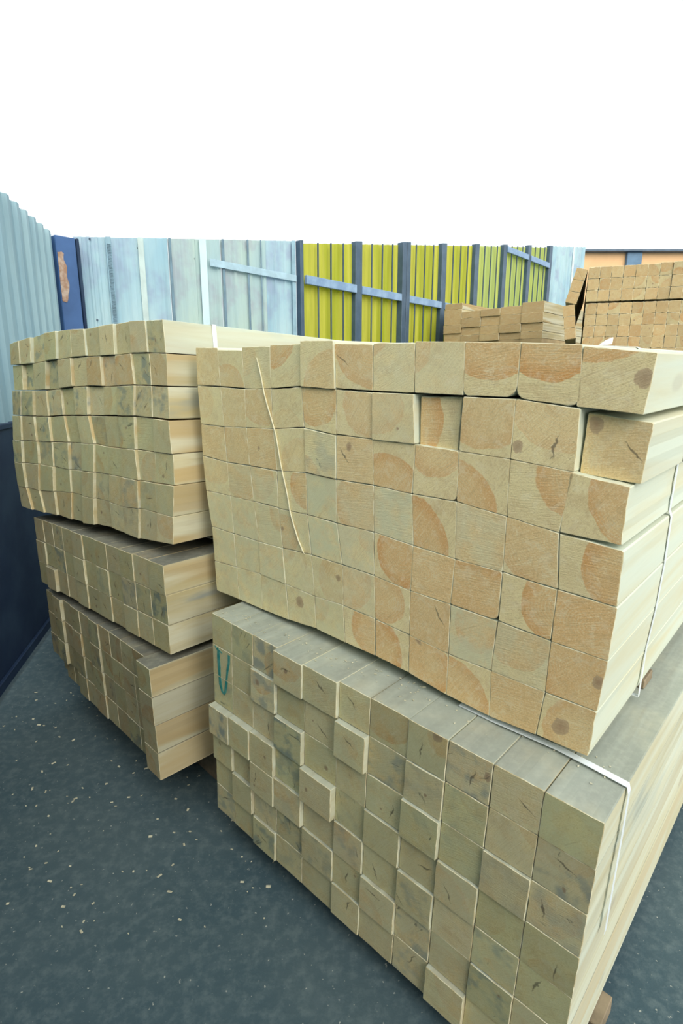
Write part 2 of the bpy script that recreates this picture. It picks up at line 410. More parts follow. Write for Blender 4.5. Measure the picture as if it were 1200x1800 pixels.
STRIPS = [(-1.994, .045, 'ridged_strip', 0), (-1.73, .050, 'seam_strip', 1), (-1.47, .022, 'seam_strip', 2), (-1.15, .070, 'seam_strip', 3), (-.938, .026, 'seam_strip', 2), (-.657, .020, 'seam_strip', 2), (-.50, .014, 'seam_strip', 2), (-.075, .05, 'seam_strip', 0)]
M_STR = [plain('blue_grey_strip', (0.28, 0.44, 0.54), .6, .1, 6.), plain('pale_grey_strip', (0.50, 0.62, 0.62), .6, .08, 6.), plain('dark_seam', (0.17, 0.27, 0.35), .6, .15, 6.), plain('white_strip', (0.54, 0.70, 0.76), .5, .04, 6.)]
SL = ['ridged blue-grey strip up the narrow pale sheet', 'pale grey seam strip second from the corner post', 'dark seam strip left of the pale white strip', 'wide whitish strip above the strapped timber', 'dark seam strip right of the wide whitish strip',
      'thin dark seam strip in the middle of the greenish sheet', 'very thin dark seam strip near the yellow wall', 'blue-grey strip against the first thin post']
for k, (sv, wv, nm, mi) in enumerate(STRIPS):
    e = wall_empty(nm, sv, .03, 0.)
    link('strip', bm_mesh('strip', bar_bm(-wv / 2, wv / 2, -.030, -.0245, .0, lambda q, sv=sv: wall_top(sv + q)), M_STR[mi]), e)
    if k == 0:
        bm = bmesh.new()
        for q in range(150): add_box(bm, (0, -.032, .9 + q * .0105), (.03, .006, .005))
        link('ridges', bm_mesh('ridges', bm, M_STR[2]), e)
    tag(e, SL[k], 'seam strip', 'seam strips on the pale sheets')

# steel posts and yellow bays
SP = .8918
for k in range(8):
    s = k * SP; w_ = .045 if k == 0 else (.155 if k == 2 else .115)
    e = wall_empty('steel_post', s, 0., 0.)
    f_ = lambda q, s=s: wall_top(s + q)
    if k == 2:
        link('post_leaf', bm_mesh('post_leaf', bar_bm(-.085, -.006, -.06, .03, 0., f_), M_BLUE), e)
        link('post_leaf', bm_mesh('post_leaf', bar_bm(.004, .080, -.06, .03, 0., f_), M_BLUE), e)
    else:
        link('post_leaf', bm_mesh('post_leaf', bar_bm(-w_ * .5, w_ * .5, -.04, .03, 0., f_), M_BLUE), e)
    tag(e, ['thin blue-grey steel post where the yellow sheets begin', 'blue-grey steel post second along the yellow wall', 'double blue-grey steel post in the middle of the yellow wall',
            'blue-grey steel post just left of the brown plank stack', 'blue-grey steel post fifth along, above the brown plank stack', 'blue-grey steel post sixth along the yellow wall',
            'blue-grey steel post seventh along, where the upper rail starts', 'blue-grey steel post at the far end of the yellow wall'][k], 'steel post', 'posts of the yellow wall')
BAY = ['first', 'second', 'third', 'fourth', 'fifth', 'sixth', 'seventh']
for k in range(7):
    s = k * SP + .05; L_ = SP - .10
    e = wall_empty('yellow_wall_bay', s, 0., 0.)
    f_ = lambda q, s=s: wall_top(s + q) - .02
    link('corrugated_sheet', bm_mesh('corrugated_sheet', corrugated(-.02, L_ + .02, f_, .205, .016, .66, .035), M_YEL if k < 4 else M_YEL2), e)
    for q in (1, 2, 3):
        link('grille_rod', bm_mesh('grille_rod', bar_bm(L_ * q / 4 - .009, L_ * q / 4 + .009, -.03, -.014, .03, f_), M_ROD), e)
    bx = box_obj('cross_rail', (L_ / 2, -.035, 1.0 + EYE), (L_, .04, .085), M_BLUEL, e, bev=.004)
    if s + L_ > 4.6: box_obj('cross_rail', (L_ / 2, -.035, 2.0 + EYE), (L_, .04, .085), M_BLUEL, e, bev=.004)
    box_obj('cross_rail', (L_ / 2, -.035, .10), (L_, .04, .085), M_BLUEL, e, bev=.004)
    tag(e, 'barred bay of %s ribbed sheet, %s bay from the left' % ('yellow-green' if k < 4 else 'pale green', BAY[k]), 'wall bay', 'yellow bays of the wall')
e = wall_empty('corrugated_sheet', 7 * SP + .06, .0, 0.)
link('ribbed_panel', bm_mesh('ribbed_panel', corrugated(0., 1.70, lambda q: wall_top(7 * SP + q), .21, .03, .55), M_PALE), e)
link('edge_trim', bm_mesh('edge_trim', bar_bm(.98, 1.05, -.05, -.034, 0., lambda q: wall_top(7 * SP + q)), plain('white_trim', (0.66, 0.74, 0.76))), e)
tag(e, 'pale blue-white sheet closing the far right end of the wall', 'wall sheet')

# corner post with a rusty bare patch
cpos = W0 + wb * -2.33
e = empty('corner_post', (cpos.x, cpos.y, 0), math.atan2(wb.y, wb.x))
link('post_core', bm_mesh('post_core', bar_bm(-.075, .065, -.05, .03, 0., lambda q: 2.45), plain('blue_painted_post', (0.055, 0.125, 0.30), .4, .1, 4.)), e)
link('post_edge', bm_mesh('post_edge', bar_bm(.068, .088, -.06, .0, 0., lambda q: 2.45), M_NAVY), e)
bm = bmesh.new(); rr = random.Random(3); ring = []
for k in range(26):
    a = 2 * math.pi * k / 26; ring.append(bm.verts.new((-.062 + (.012 + .038 * max(0, math.cos(a)) ** .8) * (1 + rr.uniform(-.3, .25)) * (1 if math.cos(a) > 0 else -.6), -.0525, 2.18 + .17 * math.sin(a) * (1 + rr.uniform(-.08, .06)))))
f = bm.faces.new(ring); ex = bmesh.ops.extrude_face_region(bm, geom=[f]); 
for v in [g for g in ex['geom'] if isinstance(g, bmesh.types.BMVert)]: v.co.y -= .002
bmesh.ops.recalc_face_normals(bm, faces=bm.faces[:])
link('rusty_patch', bm_mesh('rusty_patch', bm, M_RUST), e)
tag(e, 'blue corner post with a rusty bare patch where the two walls meet', 'post')

# left wall: navy steel below, pale sheets above, coming towards the camera
c0 = Vector((-1.98, 4.20, 0)); ld = Vector((.37, -1.85, 0)).normalized()
WL = math.atan2(ld.y, ld.x)
e = empty('wall_left', c0, WL); tag(e, 'left wall, navy steel below and pale ribbed sheet above', kind='structure')
def lbox(name, x0, x1, y0, y1, z0, z1, m, bev=.003): return box_obj(name, ((x0 + x1) / 2, (y0 + y1) / 2, (z0 + z1) / 2), (x1 - x0, y1 - y0, z1 - z0), m, e, bev=bev)
lbox('navy_panel', 0.02, 5.2, -.03, .0, .035, 1.262, M_NAVY)
lbox('base_rail', 0.02, 5.2, .0, .018, .035, .085, M_NAVY)
lbox('cap_rail', 0.02, 5.2, -.005, .012, 1.235, 1.262, M_NAVY)
link('ribbed_panel', bm_mesh('ribbed_panel', corrugated(0.0, 5.2, lambda q: 2.46, .15, -.022, .55, -.03, 1.26), M_PALE_L), e)

# added tall wall, out of view to the left, blocks sky light
M_BLOCKER = plain('dark_blocker_wall', (0.09, 0.11, 0.12), .8, .2, 2.)
bm = bmesh.new(); add_box(bm, (0, 0, 2.4), (.08, 11.0, 4.8))
tag(link('wall_blocker_side', bm_mesh('wall_blocker_side', bm, M_BLOCKER), None, (-2.9, -3.9, 0)), 'added dark light-blocking wall beside the viewer, out of view', kind='structure')

bm = bmesh.new(); add_box(bm, (0, 0, 1.5), (4.4, .08, 3.0))  # added unseen wall, keeps light off the lower left stacks
tag(link('wall_blocker_rear', bm_mesh('wall_blocker_rear', bm, M_BLOCKER), None, (-.9, -2.2, 0)), 'added dark light-blocking wall behind the viewer, out of view', kind='structure')

# orange building beyond
e = empty('orange_building', (5.6, 17.0, 0)); M_OR = plain('orange_render', (0.72, 0.46, 0.25), .85, .04, 1.5)
box_obj('facade', (5., .15, 2.5), (11., .3, 5.0), M_OR, e)
box_obj('blue_pillar', (2.63, -.05, 2.5), (.42, .12, 5.0), plain('slate_blue_paint', (0.12, 0.21, 0.32), .6, .08), e, bev=.01)
box_obj('roof_edge', (5., .05, 5.03), (11.2, .5, .06), M_BLUE, e, bev=.01)
tag(e, 'orange rendered building with a slate-blue pillar, beyond the far right stack', 'building')

# ================================================================== STACKS
A_PITH = {  # (row, column): pith x, y, heart radius, strength
(0,0):(.5,.3,1.,.32),(0,1):(.3,1.1,.75,.42),(0,2):(0,.2,.5,.25),(0,3):(.0,-.25,.82,.85),(0,4):(.95,1.05,.86,.45),(0,5):(.95,0.,.98,.62),(0,6):(-.1,-.15,.42,.5),(0,7):(-.2,.1,.55,.5),
(0,8):(.5,-.25,.95,.8),(0,9):(.45,-.25,.9,.95),(0,10):(.05,-.9,1.15,.7),
(1,0):(.2,.4,.45,.2),(1,1):(.5,.5,1.,.35),(1,2):(.6,.2,.75,.45),(1,3):(.4,1.0,.5,.2),(1,4):(.35,.2,.72,.72),(1,5):(.9,.3,.7,.45),(1,6):(.15,.25,.62,.3),(1,7):(-.25,.5,.85,.8),
(1,8):(.45,0.,.92,.5),(1,9):(.7,-.1,.85,.35),(1,10):(.6,.8,1.4,.42),
(2,0):(.5,.6,.95,.42),(2,1):(.9,.4,1.,.55),(2,2):(.25,.45,.95,.62),(2,3):(.8,.8,.6,.25),(2,4):(0.,1.1,.5,.4),(2,5):(.3,.8,1.2,.5),(2,6):(.35,1.15,.92,.7),(2,7):(.45,-.1,.7,.6),
(2,8):(-.1,1.05,.92,.7),(2,9):(1.25,0.,.8,.72),(2,10):(1.2,.2,.85,.75),
(3,0):(.4,0.,.75,.3),(3,1):(.5,.2,.85,.4),(3,2):(.3,.3,.6,.4),(3,3):(1.05,.3,.6,.75),(3,4):(1.1,.1,.45,.35),(3,5):(.9,.5,.95,.5),(3,6):(1.4,.5,.3,.2),(3,7):(-.1,.95,.95,.85),
(3,8):(.3,.4,.85,.4),(3,9):(1.,.1,1.2,.55),(3,10):(1.2,.45,.82,.85),
(4,0):(.5,.5,.3,.12),(4,1):(.5,.5,.3,.12),(4,2):(1.,.2,.4,.45),(4,3):(.15,.6,.5,.6),(4,4):(1.3,.3,.5,.15),(4,5):(.9,.2,.3,.25),(4,6):(.75,.35,.68,.95),(4,7):(.3,.5,1.4,.7),
(4,8):(.4,1.1,1.25,.82),(4,9):(1.15,.35,.78,.8),(4,10):(.6,.5,1.6,.9),
(5,0):(.5,.5,.2,.1),(5,1):(.5,.5,.2,.1),(5,2):(.6,.1,.6,.25),(5,3):(.0,.0,.4,.35),(5,4):(.9,.5,.7,.38),(5,5):(.2,.3,.7,.4),(5,6):(.25,.4,.62,.6),(5,7):(.2,.6,1.1,.7),
(5,8):(.6,.3,.5,.45),(5,9):(.4,.2,.6,.4),(5,10):(.9,.2,1.2,.8),
(6,0):(.5,.5,.2,.08),(6,1):(.5,.5,.2,.08),(6,2):(.5,.6,.3,.15),(6,3):(.5,.5,.25,.1),(6,4):(.0,.2,.5,.3),(6,5):(1.,.4,.75,.75),(6,6):(-.1,.7,.92,.9),(6,7):(.25,.5,.85,.82),
(6,8):(.0,1.,1.,.7),(6,9):(.4,.8,1.3,.65),(6,10):(.8,.6,.75,.6)}
A_DUST = {(4,0):.55,(4,1):.6,(4,2):.45,(4,3):.5,(4,4):.8,(4,5):.55,(3,0):.3,(3,1):.35,(3,2):.5,(3,3):.3,(3,4):.75,(3,5):.35,(3,6):.75,(3,8):.45,(5,0):.55,(5,1):.6,(5,2):.6,(5,3):.45,(5,4):.3,(5,5):.4,
(5,8):.7,(5,9):.45,(6,0):.55,(6,1):.6,(6,2):.6,(6,3):.4,(6,4):.5,(0,6):.35,(0,7):.35,(0,10):.1,(2,4):.4,(1,6):.3,(0,2):.35,(0,3):.3}
A_KNOT = {(1,9):(.10,.78,.085),(2,5):(.36,.22,.07),(1,6):(.62,.72,.03),(2,2):(.40,.5,.035),(6,3):(.45,.38,.13),(6,10):(.42,.6,.16),(0,10):(.90,.42,.13),(1,10):(.14,.16,.11),(5,10):(.93,.45,.1),
(6,7):(.25,.02,.07),(5,4):(.85,.35,.07),(4,3):(.05,.5,.05)}
A_CRACK = {(2,5):(.22,.42,-1.0),(1,9):(.68,.66,1.4),(1,10):(.80,.50,-.75),(2,4):(9,9,0),(0,5):(.2,.35,-.7),(5,7):(.75,.3,-.9)}
AQ = [(-0.025,0.002,0.083,0.003,0.089,0.112,-0.028,0.112),
 (0.082,0.009,0.193,0.011,0.198,0.113,0.089,0.112),
 (0.193,0.002,0.308,0.002,0.308,0.109,0.198,0.113),
 (0.308,-0.001,0.426,-0.003,0.424,0.099,0.308,0.109),
 (0.426,-0.01,0.535,-0.009,0.539,0.101,0.424,0.099),
 (0.535,-0.002,0.648,0.001,0.65,0.103,0.539,0.101),
 (0.648,-0.002,0.76,-0.001,0.762,0.102,0.65,0.103),
 (0.759,-0.003,0.874,-0.001,0.877,0.102,0.762,0.102),
 (0.874,-0,0.987,0.002,0.986,0.101,0.877,0.102),
 (0.987,0.002,1.094,0.007,1.103,0.111,0.986,0.101),
 (1.096,0.01,1.209,0.02,1.201,0.118,1.095,0.111),
 (-0.028,0.112,0.089,0.112,0.096,0.224,-0.022,0.225),
 (0.089,0.112,0.198,0.113,0.199,0.218,0.096,0.224),
 (0.198,0.113,0.308,0.109,0.313,0.212,0.199,0.218),
 (0.308,0.109,0.424,0.099,0.432,0.199,0.313,0.212),
 (0.424,0.099,0.539,0.101,0.541,0.207,0.432,0.199),
 (0.539,0.101,0.65,0.103,0.653,0.207,0.541,0.207),
 (0.65,0.103,0.762,0.102,0.77,0.206,0.653,0.207),
 (0.771,0.107,0.869,0.103,0.865,0.211,0.773,0.209),
 (0.877,0.102,0.986,0.101,0.985,0.212,0.875,0.209),
 (0.986,0.101,1.103,0.111,1.105,0.22,0.985,0.212),
 (1.109,0.118,1.214,0.127,1.208,0.231,1.106,0.225),
 (-0.022,0.225,0.096,0.224,0.102,0.329,-0.023,0.323),
 (0.096,0.224,0.199,0.218,0.208,0.325,0.102,0.329),
 (0.199,0.218,0.313,0.212,0.324,0.324,0.208,0.325),
 (0.313,0.212,0.432,0.199,0.436,0.313,0.324,0.324),
 (0.432,0.199,0.541,0.207,0.542,0.316,0.436,0.313),
 (0.541,0.207,0.653,0.207,0.659,0.313,0.542,0.316),
 (0.653,0.207,0.77,0.206,0.766,0.315,0.659,0.313),
 (0.77,0.206,0.875,0.209,0.877,0.313,0.766,0.315),
 (0.875,0.209,0.985,0.212,0.988,0.323,0.877,0.313),
 (0.985,0.212,1.105,0.22,1.09,0.334,0.988,0.323),
 (1.097,0.221,1.198,0.231,1.197,0.336,1.09,0.334),
 (-0.023,0.323,0.102,0.329,0.111,0.429,-0.015,0.432),
 (0.102,0.329,0.208,0.325,0.22,0.427,0.111,0.429),
 (0.208,0.325,0.324,0.324,0.325,0.427,0.22,0.427),
 (0.324,0.324,0.436,0.313,0.439,0.424,0.325,0.427),
 (0.436,0.313,0.542,0.316,0.544,0.426,0.439,0.424),
 (0.542,0.316,0.659,0.313,0.662,0.424,0.544,0.426),
 (0.659,0.313,0.766,0.315,0.775,0.431,0.662,0.424),
 (0.766,0.315,0.877,0.313,0.882,0.436,0.775,0.431),
 (0.877,0.313,0.988,0.323,0.989,0.436,0.882,0.436),
 (0.988,0.323,1.09,0.334,1.099,0.441,0.989,0.436),
 (1.092,0.334,1.202,0.341,1.204,0.445,1.099,0.441),
 (-0.015,0.432,0.111,0.429,0.119,0.545,0.004,0.545),
 (0.111,0.429,0.22,0.427,0.237,0.544,0.119,0.545),
 (0.22,0.427,0.325,0.427,0.34,0.54,0.237,0.544),
 (0.325,0.427,0.439,0.424,0.453,0.532,0.34,0.54),
 (0.439,0.424,0.544,0.426,0.564,0.532,0.453,0.532),
 (0.544,0.426,0.662,0.424,0.667,0.533,0.564,0.532),
 (0.662,0.424,0.775,0.431,0.772,0.54,0.667,0.533),
 (0.775,0.431,0.882,0.436,0.877,0.541,0.772,0.54),
 (0.882,0.436,0.989,0.436,0.988,0.543,0.877,0.541),
 (0.989,0.436,1.099,0.441,1.098,0.548,0.988,0.543),
 (1.099,0.441,1.204,0.445,1.202,0.549,1.098,0.548),
 (0.004,0.545,0.119,0.545,0.125,0.652,0.009,0.661),
 (0.119,0.545,0.237,0.544,0.24,0.643,0.125,0.652),
 (0.237,0.544,0.34,0.54,0.349,0.644,0.24,0.643),
 (0.34,0.54,0.453,0.532,0.464,0.646,0.349,0.644),
 (0.453,0.532,0.564,0.532,0.567,0.64,0.464,0.646),
 (0.564,0.532,0.667,0.533,0.672,0.643,0.567,0.64),
 (0.667,0.533,0.772,0.54,0.774,0.65,0.672,0.643),
 (0.772,0.54,0.877,0.541,0.88,0.659,0.774,0.65),
 (0.877,0.541,0.988,0.543,0.983,0.658,0.88,0.659),
 (0.988,0.543,1.098,0.548,1.098,0.657,0.983,0.658),
 (1.098,0.548,1.202,0.549,1.196,0.655,1.098,0.657),
 (0.009,0.661,0.125,0.652,0.132,0.758,0.012,0.762),
 (0.125,0.652,0.24,0.643,0.244,0.756,0.132,0.758),
 (0.24,0.643,0.349,0.644,0.358,0.752,0.244,0.756),
 (0.349,0.644,0.464,0.646,0.47,0.741,0.358,0.752),
 (0.464,0.646,0.567,0.64,0.574,0.744,0.47,0.741),
 (0.567,0.64,0.672,0.643,0.675,0.743,0.574,0.744),
 (0.672,0.643,0.774,0.65,0.777,0.748,0.675,0.743),
 (0.774,0.65,0.88,0.659,0.881,0.761,0.777,0.748),
 (0.88,0.659,0.983,0.658,0.987,0.765,0.881,0.761),
 (0.983,0.658,1.098,0.657,1.089,0.759,0.987,0.765),
 (1.098,0.657,1.196,0.655,1.192,0.756,1.089,0.759)]
BA = Bundle(Vector((-.3791, 1.5635, .0907)) * 1.085, -.7386, -.0289, .0236)
rng = random.Random(11)
def hword(h, r_): 
    k = h * min(1, r_ / .7)
    return 'strong orange heartwood' if k > .68 else 'tan heartwood' if k > .42 else 'faint tan heartwood' if k > .22 else 'plain pale grain'
AP = {(1,10):-.02,(1,7):-.012,(1,6):.004,(2,4):.003,(0,4):.006,(5,2):.002}
for j in range(7):
    for i in range(11):
        q = AQ[j * 11 + i]; p = AP.get((j, i), 0.)
        quad = [BA.at(q[2 * k], q[2 * k + 1], -p) for k in range(4)]
        px, py, pr, hs = A_PITH[(j, i)]
        rad = [.02] * 4
        if (j, i) == (0, 8): rad = [.02, .02, .22, .10]
        if (j, i) == (0, 9): rad = [.02, .02, .20, .16]
        if (j, i) in ((2, 7), (4, 8)): rad = [.03, .04, .13, .03]
        col_tone = 1.14 + rng.uniform(-.04, .04)
        o = beam('square_timber', quad, BA.b, 3.0, rng, (px, py, pr), hs, A_DUST.get((j, i), .05 if i > 5 else .15), A_KNOT.get((j, i), (9, 9, .01)),
                 A_CRACK.get((j, i), (9, 9, 0)), col_tone, .25 if i < 5 else .05, .35 if (j, i) == (2, 4) else 0., .4 if j == 0 else 0., rad, .0006, .0002 + .0009 * (rng.random() < .2), pale=.85,
                 gapv={0: .0024, 1: .0004, 2: .0016, 3: .0004, 4: .001}.get(j, .0003) * rng.uniform(.2, 1.3))
        tag(o, 'square timber end, %s, near stack, %s row, %s from left' % (hword(hs, pr), WORDS[j], ORD[i]), 'timber', 'timbers of the big near stack')

# --- upper left stack
BG = [[(0.089,0.013),(0.176,0.005),(0.281,-0.002),(0.389,-0.009),(0.488,-0.01),(0.582,-0.009),(0.678,-0.004),(0.777,-0.005),(0.873,-0.005),(0.966,-0.006),(1.056,-0),(1.143,0.004)],
 [(0.075,0.098),(0.167,0.098),(0.26,0.097),(0.378,0.092),(0.47,0.09),(0.575,0.088),(0.68,0.089),(0.775,0.091),(0.867,0.093),(0.965,0.091),(1.059,0.095),(1.149,0.1)],
 [(0.063,0.199),(0.149,0.199),(0.253,0.2),(0.352,0.199),(0.46,0.195),(0.566,0.19),(0.669,0.188),(0.772,0.191),(0.87,0.19),(0.971,0.189),(1.059,0.192),(1.144,0.196)],
 [(0.039,0.3),(0.121,0.3),(0.232,0.3),(0.347,0.3),(0.461,0.294),(0.562,0.292),(0.653,0.29),(0.755,0.289),(0.854,0.288),(0.953,0.287),(1.052,0.291),(1.141,0.295)],
 [(0.015,0.404),(0.104,0.402),(0.233,0.4),(0.349,0.397),(0.477,0.393),(0.582,0.391),(0.676,0.389),(0.76,0.394),(0.852,0.394),(0.945,0.394),(1.048,0.396),(1.148,0.397)],
 [(0.005,0.5),(0.089,0.497),(0.226,0.493),(0.341,0.495),(0.463,0.498),(0.565,0.495),(0.657,0.492),(0.759,0.492),(0.847,0.492),(0.951,0.495),(1.042,0.495),(1.146,0.494)],
 [(0.012,0.602),(0.096,0.603),(0.197,0.605),(0.322,0.597),(0.453,0.589),(0.55,0.59),(0.638,0.59),(0.742,0.591),(0.838,0.597),(0.942,0.59),(1.04,0.592),(1.132,0.594)],
 [(0.024,0.691),(0.129,0.694),(0.224,0.696),(0.325,0.694),(0.434,0.698),(0.538,0.697),(0.628,0.69),(0.746,0.685),(0.843,0.691),(0.927,0.696),(1.028,0.69),(1.122,0.684)]]
BP = {0: [.030, .024, .012, .022, .010, .014, .004, .012, .002, .006, .002], 1: [.022, .010, .018, .008, .018, .006, .010, .004, .012, .002, .002]}
BPD = [.034, .026, .018, .010, .002, .012, .002, .004, .010, .000, .002]
BB = Bundle((-1.3953, 2.4432, .1587), -.6952, .0185, -.02)
rng = random.Random(5)
def random_look(rng, heart=.35):
    pith = (rng.uniform(-.3, 1.3), rng.uniform(-.3, 1.3), rng.uniform(.35, .95)); hs = rng.uniform(.05, heart)
    knot = (rng.uniform(.2, .8), rng.uniform(.2, .8), rng.uniform(.02, .06)) if rng.random() < .25 else (9, 9, .01)
    crack = (rng.uniform(.25, .75), rng.uniform(.25, .75), rng.uniform(-1.6, 1.6)) if rng.random() < .38 else (9, 9, 0)
    return pith, hs, knot, crack
for j in range(7):
    for i in range(11):
        pr_ = BP.get(j, BPD)[i] + rng.uniform(-.003, .003)
        quad = [BB.at(*BG[jj][ii], -pr_) for jj, ii in ((j, i), (j, i + 1), (j + 1, i + 1), (j + 1, i))]
        pith, hs, knot, crack = random_look(rng, .55)
        if (j, i) in ((1, 6), (1, 7), (1, 8)): pith, hs = (.6, .7, .85), .85
        if (j, i) == (6, 3): pith, hs = (.5, .5, 1.2), .8
        if (j, i) == (0, 10): crack, knot = (9, 9, 0), (.45, .62, .06)
        if (j, i) in ((3, 10), (4, 10), (6, 9)): crack = (.6, .45, 1.4)
        o = beam('square_timber', quad, BB.b, 3.0, rng, pith, hs, .25 + .12 * (j > 3) + rng.uniform(0, .2), knot, crack, .84 + rng.uniform(-.09, .07), rng.uniform(.1, .8), rng.uniform(.2, 1.) * (rng.random() < .35),
                 .25 if j == 0 else 0., [.02] * 4, .0007, .0003, pale=.75 if j == 0 else .1, gapv=[.0034, .0034, .004, .002, .0016, .001, 0][j] * rng.uniform(.6, 1.2))
        tag(o, 'pale square timber end, upper left stack, %s row, %s from left' % (WORDS[j] + (' down' if 0 < j < 6 else ''), ORD[i]), 'timber', 'timbers of the upper left stack')

# --- regular bundles
def bundle(B, us, vs_, prot, name, rng, heart, dust, topd, group, rows, blue=.3, tone=1., skip=(), over={}, length=3.0, rowtop=None):
    for j in range(len(vs_) - 1):
        for i in range(len(us) - 1):
            p = prot(j, i, rng)
            g = rng.uniform(0, .0012)
            quad = [B.at(u, v, -p) for u, v in ((us[i], vs_[j]), (us[i + 1], vs_[j]), (us[i + 1], vs_[j + 1]), (us[i], vs_[j + 1]))]
            pith, hs, knot, crack = random_look(rng, heart)
            if (j, i) in over: pith, hs, knot, crack = over[(j, i)]
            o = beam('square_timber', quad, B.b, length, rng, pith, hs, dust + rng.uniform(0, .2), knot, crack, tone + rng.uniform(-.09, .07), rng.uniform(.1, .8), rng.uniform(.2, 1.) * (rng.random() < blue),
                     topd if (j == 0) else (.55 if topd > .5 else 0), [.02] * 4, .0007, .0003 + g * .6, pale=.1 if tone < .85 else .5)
            tag(o, '%s timber end, %s, %s row, %s from left' % ('turquoise painted' if 'front' in name and (j, i) in ((1, 0), (2, 0)) else 'pale square', name, rows[j], ORD[i]), 'timber', group)
            yield (j, i), o
BM = Bundle((-1.3488, 2.3872, -.5787), -.7472, .0223, -.004)
rng = random.Random(21)
us = [k * .099 for k in range(12)]
pm = [.004, .0, .0, .0, .006, .0, .002, 0, .003, 0, 0]
list(bundle(BM, us, [0, .1, .2, .3], lambda j, i, r: pm[i] + r.uniform(0, .004) + (.012 if (j, i) == (2, 1) else 0), 'middle left stack', rng, .3, .4, .95, 'timbers of the middle left stack', ['top', 'middle', 'bottom'], .3, .76))  # lowered tone: light falling off down the left stacks, put into the colour
BL_ = Bundle((-1.3361, 2.3919, -.9176), -.7956, .0326, 0.)
rng = random.Random(31)
us = [k * .098 for k in range(12)]
pl = [.006, .010, .0, .004, .0, .006, .0, 0, 0, .002, .030]
list(bundle(BL_, us, [0, .1, .2, .3, .4], lambda j, i, r: pl[i] + r.uniform(0, .004) - (.012 * max(0, 3 - i) if j == 3 else 0), 'lowest left stack', rng, .75, .35, .95, 'timbers of the lowest left stack', ['top', 'second', 'third', 'bottom'], .25, .64))  # tone darker still, the weaker light low down painted into the wood

CU = [0.006,0.103,0.198,0.3,0.409,0.524,0.621,0.728,0.826,0.926,1.026,1.131]
BC = Bundle((-.391, 1.5576, -.6704), -.74, -.0467, .0032)
PC = [[0, 0, 0, .014, .010, 0, 0, .002, 0, 0, 0], [0, 0, .010, 0, 0, .014, 0, .004, 0, 0, 0], [0, 0, 0, .012, 0, .002, .002, .010, 0, .004, 0], [.022, .020, .016, .004, .018, 0, .006, 0, .006, 0, 0],
      [.01, .0, .016, .012, 0, .004, 0, .006, 0, 0, 0], [0, .01, 0, 0, .006, 0, .008, 0, 0, .004, 0], [0, 0, .006, 0, 0, .004, 0, 0, .01, 0, 0]]
rng = random.Random(41)
ov = {(0, 3): ((.3, .0, .75), .65, (.45, .42, .05), (.45, .42, .1)), (0, 2): ((1.1, .7, .6), .55, (9, 9, .01), (9, 9, 0)), (0, 6): ((.4, .2, .7), .6, (9, 9, .01), (9, 9, 0)),
      (0, 4): ((.5, .5, .3), .2, (9, 9, .01), (.55, .35, -.7)), (1, 5): ((.5, .5, .3), .3, (9, 9, .01), (.5, .35, -.5)), (1, 0): ((.5, .5, .2), .05, (9, 9, .01), (9, 9, 0)), (2, 0): ((.5, .5, .2), .05, (9, 9, .01), (9, 9, 0)),
      (1, 2): ((.4, .1, .5), .6, (.3, .3, .08), (9, 9, 0)), (0, 7): ((.9, .1, .4), .5, (.75, .04, .12), (.35, .6, 1.4)), (0, 8): ((.4, .1, .6), .35, (.92, .35, .08), (.6, .6, 1.4))}
cb = dict(bundle(BC, CU, [0, .1, .2, .3, .4, .5, .6, .7], lambda j, i, r: PC[j][i] + r.uniform(0, .002), 'low front stack', rng, .35, .35, .97, 'timbers of the low front stack', WORDS, .42, .90, over=ov))

# turquoise paint strokes, a hand-drawn U on the ends of two timbers
M_TURQ = plain('turquoise_paint', (0.02, 0.22, 0.20), .6, .3, 40., .2, col2=(0.10, 0.34, 0.30))
def stroke(host, path, wd, B, p):
    bm = bmesh.new(); L_, R_ = [], []
    pts = [B.at(u, v, -p - .0012) for u, v in path]
    for k, P in enumerate(pts):
        d = (pts[min(k + 1, len(pts) - 1)] - pts[max(k - 1, 0)]).normalized(); nrm = d.cross(B.b).normalized()
        w_ = wd * (.8 + .4 * rng.random()) / 2
        L_.append(P + nrm * w_); R_.append(P - nrm * w_)
    hm = (Matrix.Translation(host.location) @ host.rotation_euler.to_matrix().to_4x4()).inverted()
    vf = [[bm.verts.new(hm @ (q + B.b * dd)) for q in ln] for ln in (L_, R_) for dd in (0, .001)]
    for k in range(len(pts) - 1):
        for a_, b_ in ((0, 2), (3, 1), (1, 0), (2, 3)): bm.faces.new((vf[a_][k], vf[a_][k + 1], vf[b_][k + 1], vf[b_][k]))
    bmesh.ops.recalc_face_normals(bm, faces=bm.faces[:])
    o = link('paint_mark', bm_mesh('paint_mark', bm, M_TURQ), host); o['label'] = 'turquoise paint stroke'
stroke(cb[(1, 0)], [(.030, .108), (.036, .112), (.036, .135), (.038, .165), (.039, .198)], .013, BC, .001)
stroke(cb[(1, 0)], [(.020, .104), (.028, .110), (.042, .112), (.055, .116)], .004, BC, .001)
stroke(cb[(1, 0)], [(.088, .108), (.087, .135), (.080, .160), (.074, .198)], .009, BC, .001)
stroke(cb[(2, 0)], [(.040, .202), (.042, .225), (.050, .245), (.058, .250), (.066, .240), (.070, .220), (.074, .202)], .011, BC, .001)

